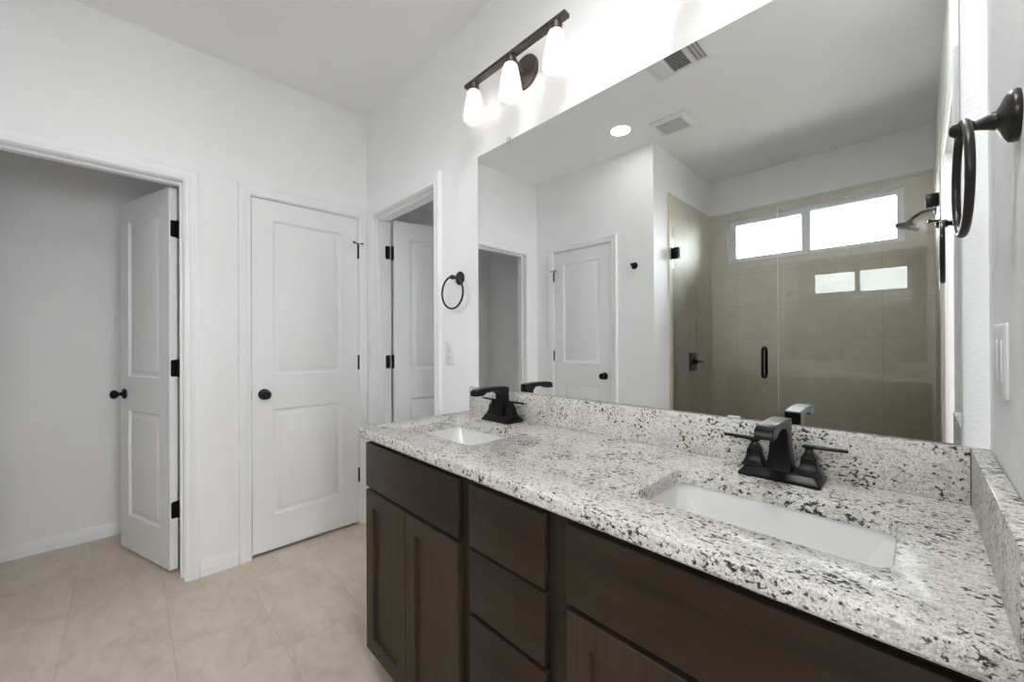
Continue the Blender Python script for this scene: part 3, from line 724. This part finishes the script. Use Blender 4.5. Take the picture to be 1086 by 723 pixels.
for s in (1, -1):
    y = YG+s*0.048; x = 1.876
    pts = [(x, YG+s*0.0055, 0.966)] + [(x, YG+s*(0.030+0.018*math.sin(a)), 0.966-0+ -0.000 + 0.018*(1-math.cos(a))*0) for a in (0,)]
    arc = [(x, YG+s*(0.048-0.020*(1-math.sin(a))), 0.966+0.020*(1-math.cos(a))) for a in [math.radians(q) for q in (0, 22, 45, 68, 90)]]
    arc2 = [(p[0], p[1], 1.166+0.966-p[2]) for p in arc[::-1]]
    tube(b, [(x, YG+s*0.0055, 0.966)] + arc + arc2 + [(x, YG+s*0.0055, 1.166)], 0.0095, 14)
    for z in (0.966, 1.166): lathe(b, [(0.014, 0), (0.014, 0.004), (0.009, 0.005)], (x, YG+s*0.0055, z), (0, s, 0), 18)
obj('pull_handle', b, BLACK, sd)
sp = tag(empty('shower_screen', (2.34, YG, 0.112)), 'fixed clear glass shower panel beside the glass door, seen in the mirror', 'shower panel')
b = BM(); box(b, 1.963, W-0.0115, YG-0.005, YG+0.005, 0.112, GT, 0.0006, 1); gp = obj('glass_panel', b, GLASS, sp)
b = BM(); box(b, 1.9620, 1.9628, YG-0.005, YG+0.005, 0.112, GT); box(b, 1.963, W-0.0115, YG-0.005, YG+0.005, GT+0.0002, GT+0.0010); obj('polished_edge', b, GEDGE, gp)
for z in (1.996, 0.40):
    b = BM(); box(b, W-0.062, W-0.0105, YG-0.016, YG-0.0055, z-0.036, z+0.036, 0.002); box(b, W-0.062, W-0.0105, YG+0.0055, YG+0.016, z-0.036, z+0.036, 0.002); obj('clamp', b, BLACK, sp)

# shower head and valve ---------------------------------------------------------
shd = tag(empty('shower_fixture', (W-0.010, -2.50, 2.03)), 'black square shower head on a curved arm, seen in the mirror', 'shower head')
b = BM(); lathe(b, [(0.001, 0), (0.030, 0), (0.030, 0.004), (0.018, 0.012), (0.001, 0.013)], (W-0.0105, -2.50, 2.045), (-1, 0, 0), 24); obj('flange', b, BLACK, shd)
b = BM(); tube(b, [(W-0.012, -2.50, 2.045), (W-0.055, -2.50, 2.045), (W-0.080, -2.50, 2.038), (W-0.105, -2.50, 2.020), (W-0.125, -2.50, 2.000)], 0.0095, 14); obj('arm', b, BLACK, shd)
b = BM(); M = axis_m((W-0.125, -2.50, 2.003), (-0.38, 0, -1)); rings = []
for h, s, r in ((0.0, 0.012, 0.010), (0.014, 0.014, 0.010), (0.022, 0.022, 0.008), (0.040, 0.052, 0.006), (0.046, 0.058, 0.005), (0.054, 0.058, 0.005), (0.056, 0.055, 0.004)):
    rings.append([M @ Vector((x, y, h)) for x, y in rrect(-s, s, -s, s, r, 4)])
loft(b, rings); obj('spray_head', b, BLACK, shd)
sv = tag(empty('shower_valve', (XA+0.010, -2.465, 1.035)), 'black square shower valve with lever, seen in the mirror', 'shower valve')
b = BM(); loft(b, [[(x, y, z) for y, z in rrect(-2.547+i, -2.383-i, 0.953+i, 1.117-i, 0.010, 4)] for i, x in ((0, XA+0.0104), (0, XA+0.015), (0.004, XA+0.018))]); obj('escutcheon', b, BLACK, sv)
b = BM(); lathe(b, [(0.030, 0.017), (0.030, 0.024), (0.023, 0.030), (0.020, 0.050), (0.014, 0.056), (0.001, 0.058)], (XA, -2.465, 1.035), (1, 0, 0), 24)
tube(b, [(XA+0.045, -2.465, 1.035), (XA+0.062, -2.50, 1.035), (XA+0.068, -2.545, 1.032)], [0.010, 0.008, 0.006], 12); obj('lever', b, BLACK, sv)

# ------------------------------------------------------------------ ceiling fittings
cl = tag(empty('ceiling_can_light', (1.124, -1.418, H)), 'round recessed ceiling light seen in the mirror', 'light')
b = BM(); n = 48; prof = [(0.089, -0.0004), (0.088, -0.004), (0.078, -0.007), (0.068, -0.004), (0.066, -0.0015)]
loft(b, [[(1.124+r*math.cos(2*math.pi*a/n), -1.418+r*math.sin(2*math.pi*a/n), H+h) for a in range(n)] for r, h in prof], False, False); obj('trim_ring', b, PLASTIC, cl)
b = BM(); lathe(b, [(0.0675, 0.0005), (0.066, 0.0022), (0.040, 0.0030), (0.001, 0.0034)], (1.124, -1.418, H-0.0006), (0, 0, -1), 48, True, True); obj('lens', b, CANM, cl)

DX, DY, DR = 2.38, -0.745, 0.135
fl = tag(empty('added_fill_disk', (DX, DY, H)), 'unseen flat round fill light added above the vanity aisle', 'light')  # unseen disk added to brighten the whole bathroom
b = BM(); lathe(b, [(DR-0.006, 0.0), (DR+0.010, 0), (DR+0.012, 0.005), (DR+0.008, 0.018), (DR, 0.020), (DR-0.006, 0.018)], (DX, DY, H-0.0004), (0, 0, -1), 48, False, False); obj('trim_ring', b, PLASTIC, fl)
b = BM(); lathe(b, [(DR-0.004, 0.002), (DR-0.004, 0.016), (DR*0.7, 0.020), (DR*0.3, 0.0215), (0.001, 0.022)], (DX, DY, H-0.0004), (0, 0, -1), 48); obj('diffuser', b, FILL_DISKM, fl)

cv = tag(empty('ceiling_vent', (1.722, -0.975, H)), 'white three way louvered air vent in the ceiling, seen at the mirror edge', 'vent')
vx0, vx1, vy0, vy1 = 1.567, 1.877, -1.100, -0.850
b = BM(); i1 = 0.030
rings = [[(x, y, z) for x, y in rrect(vx0+i, vx1-i, vy0+i, vy1-i, 0.004, 3)] for i, z in ((0, H-0.0004), (0.001, H-0.004), (0.012, H-0.009), (i1-0.002, H-0.009), (i1, H-0.007), (i1, H-0.0008))]
loft(b, rings, False, False)
for xd in (vx0+0.098, vx1-0.098): box(b, xd-0.009, xd+0.009, vy0+i1, vy1-i1, H-0.008, H-0.001)
obj('frame', b, VENTW, cv)
b = BM(); box(b, vx0+i1, vx1-i1, vy0+i1, vy1-i1, H-0.0016, H-0.0006); obj('duct_opening', b, DARKHOLE, cv)
def slat_x(x, ang):
    b = BM(); box(b, -0.011, 0.011, vy0+i1, vy1-i1, -0.0007, 0.0007, M=Matrix.Translation((x, 0, H-0.0085)) @ Matrix.Rotation(ang, 4, 'Y')); obj('louver', b, VENTW, cv)
for k in range(3):
    slat_x(vx0+i1+0.012+0.0205*k, math.radians(-14)); slat_x(vx1-i1-0.012-0.0205*k, math.radians(28))
for k in range(8):
    b = BM(); y = vy0+i1+0.013+k*0.0235
    box(b, vx0+0.107, vx1-0.107, -0.010, 0.010, -0.0007, 0.0007, M=Matrix.Translation((0, y, H-0.0085)) @ Matrix.Rotation(math.radians(-34), 4, 'X')); obj('louver', b, VENTW, cv)

fx0, fx1, fy0, fy1 = 1.305, 1.555, -1.722, -1.485
ef = tag(empty('exhaust_fan', ((fx0+fx1)/2, (fy0+fy1)/2, H)), 'white square exhaust fan grille in the ceiling, seen in the mirror', 'vent')
b = BM(); i2 = 0.036
rings = [[(x, y, z) for x, y in rrect(fx0+i, fx1-i, fy0+i, fy1-i, 0.012, 4)] for i, z in ((0, H-0.0004), (0.001, H-0.010), (0.010, H-0.016), (i2-0.004, H-0.022), (i2, H-0.021), (i2, H-0.010))]
loft(b, rings, False, False); obj('frame', b, VENTW, ef)
b = BM(); box(b, fx0+i2, fx1-i2, fy0+i2, fy1-i2, H-0.011, H-0.010); obj('housing', b, DARKHOLE, ef)
b = BM(); nx = 16
for k in range(nx+1):
    x = fx0+i2+(fx1-fx0-2*i2)*k/nx; box(b, x-0.0024, x+0.0024, fy0+i2, fy1-i2, H-0.020, H-0.016)
for k in range(6):
    y = fy0+i2+(fy1-fy0-2*i2)*k/5; box(b, fx0+i2, fx1-i2, y-0.0018, y+0.0018, H-0.0205, H-0.0165)
obj('grille', b, VENTW, ef)
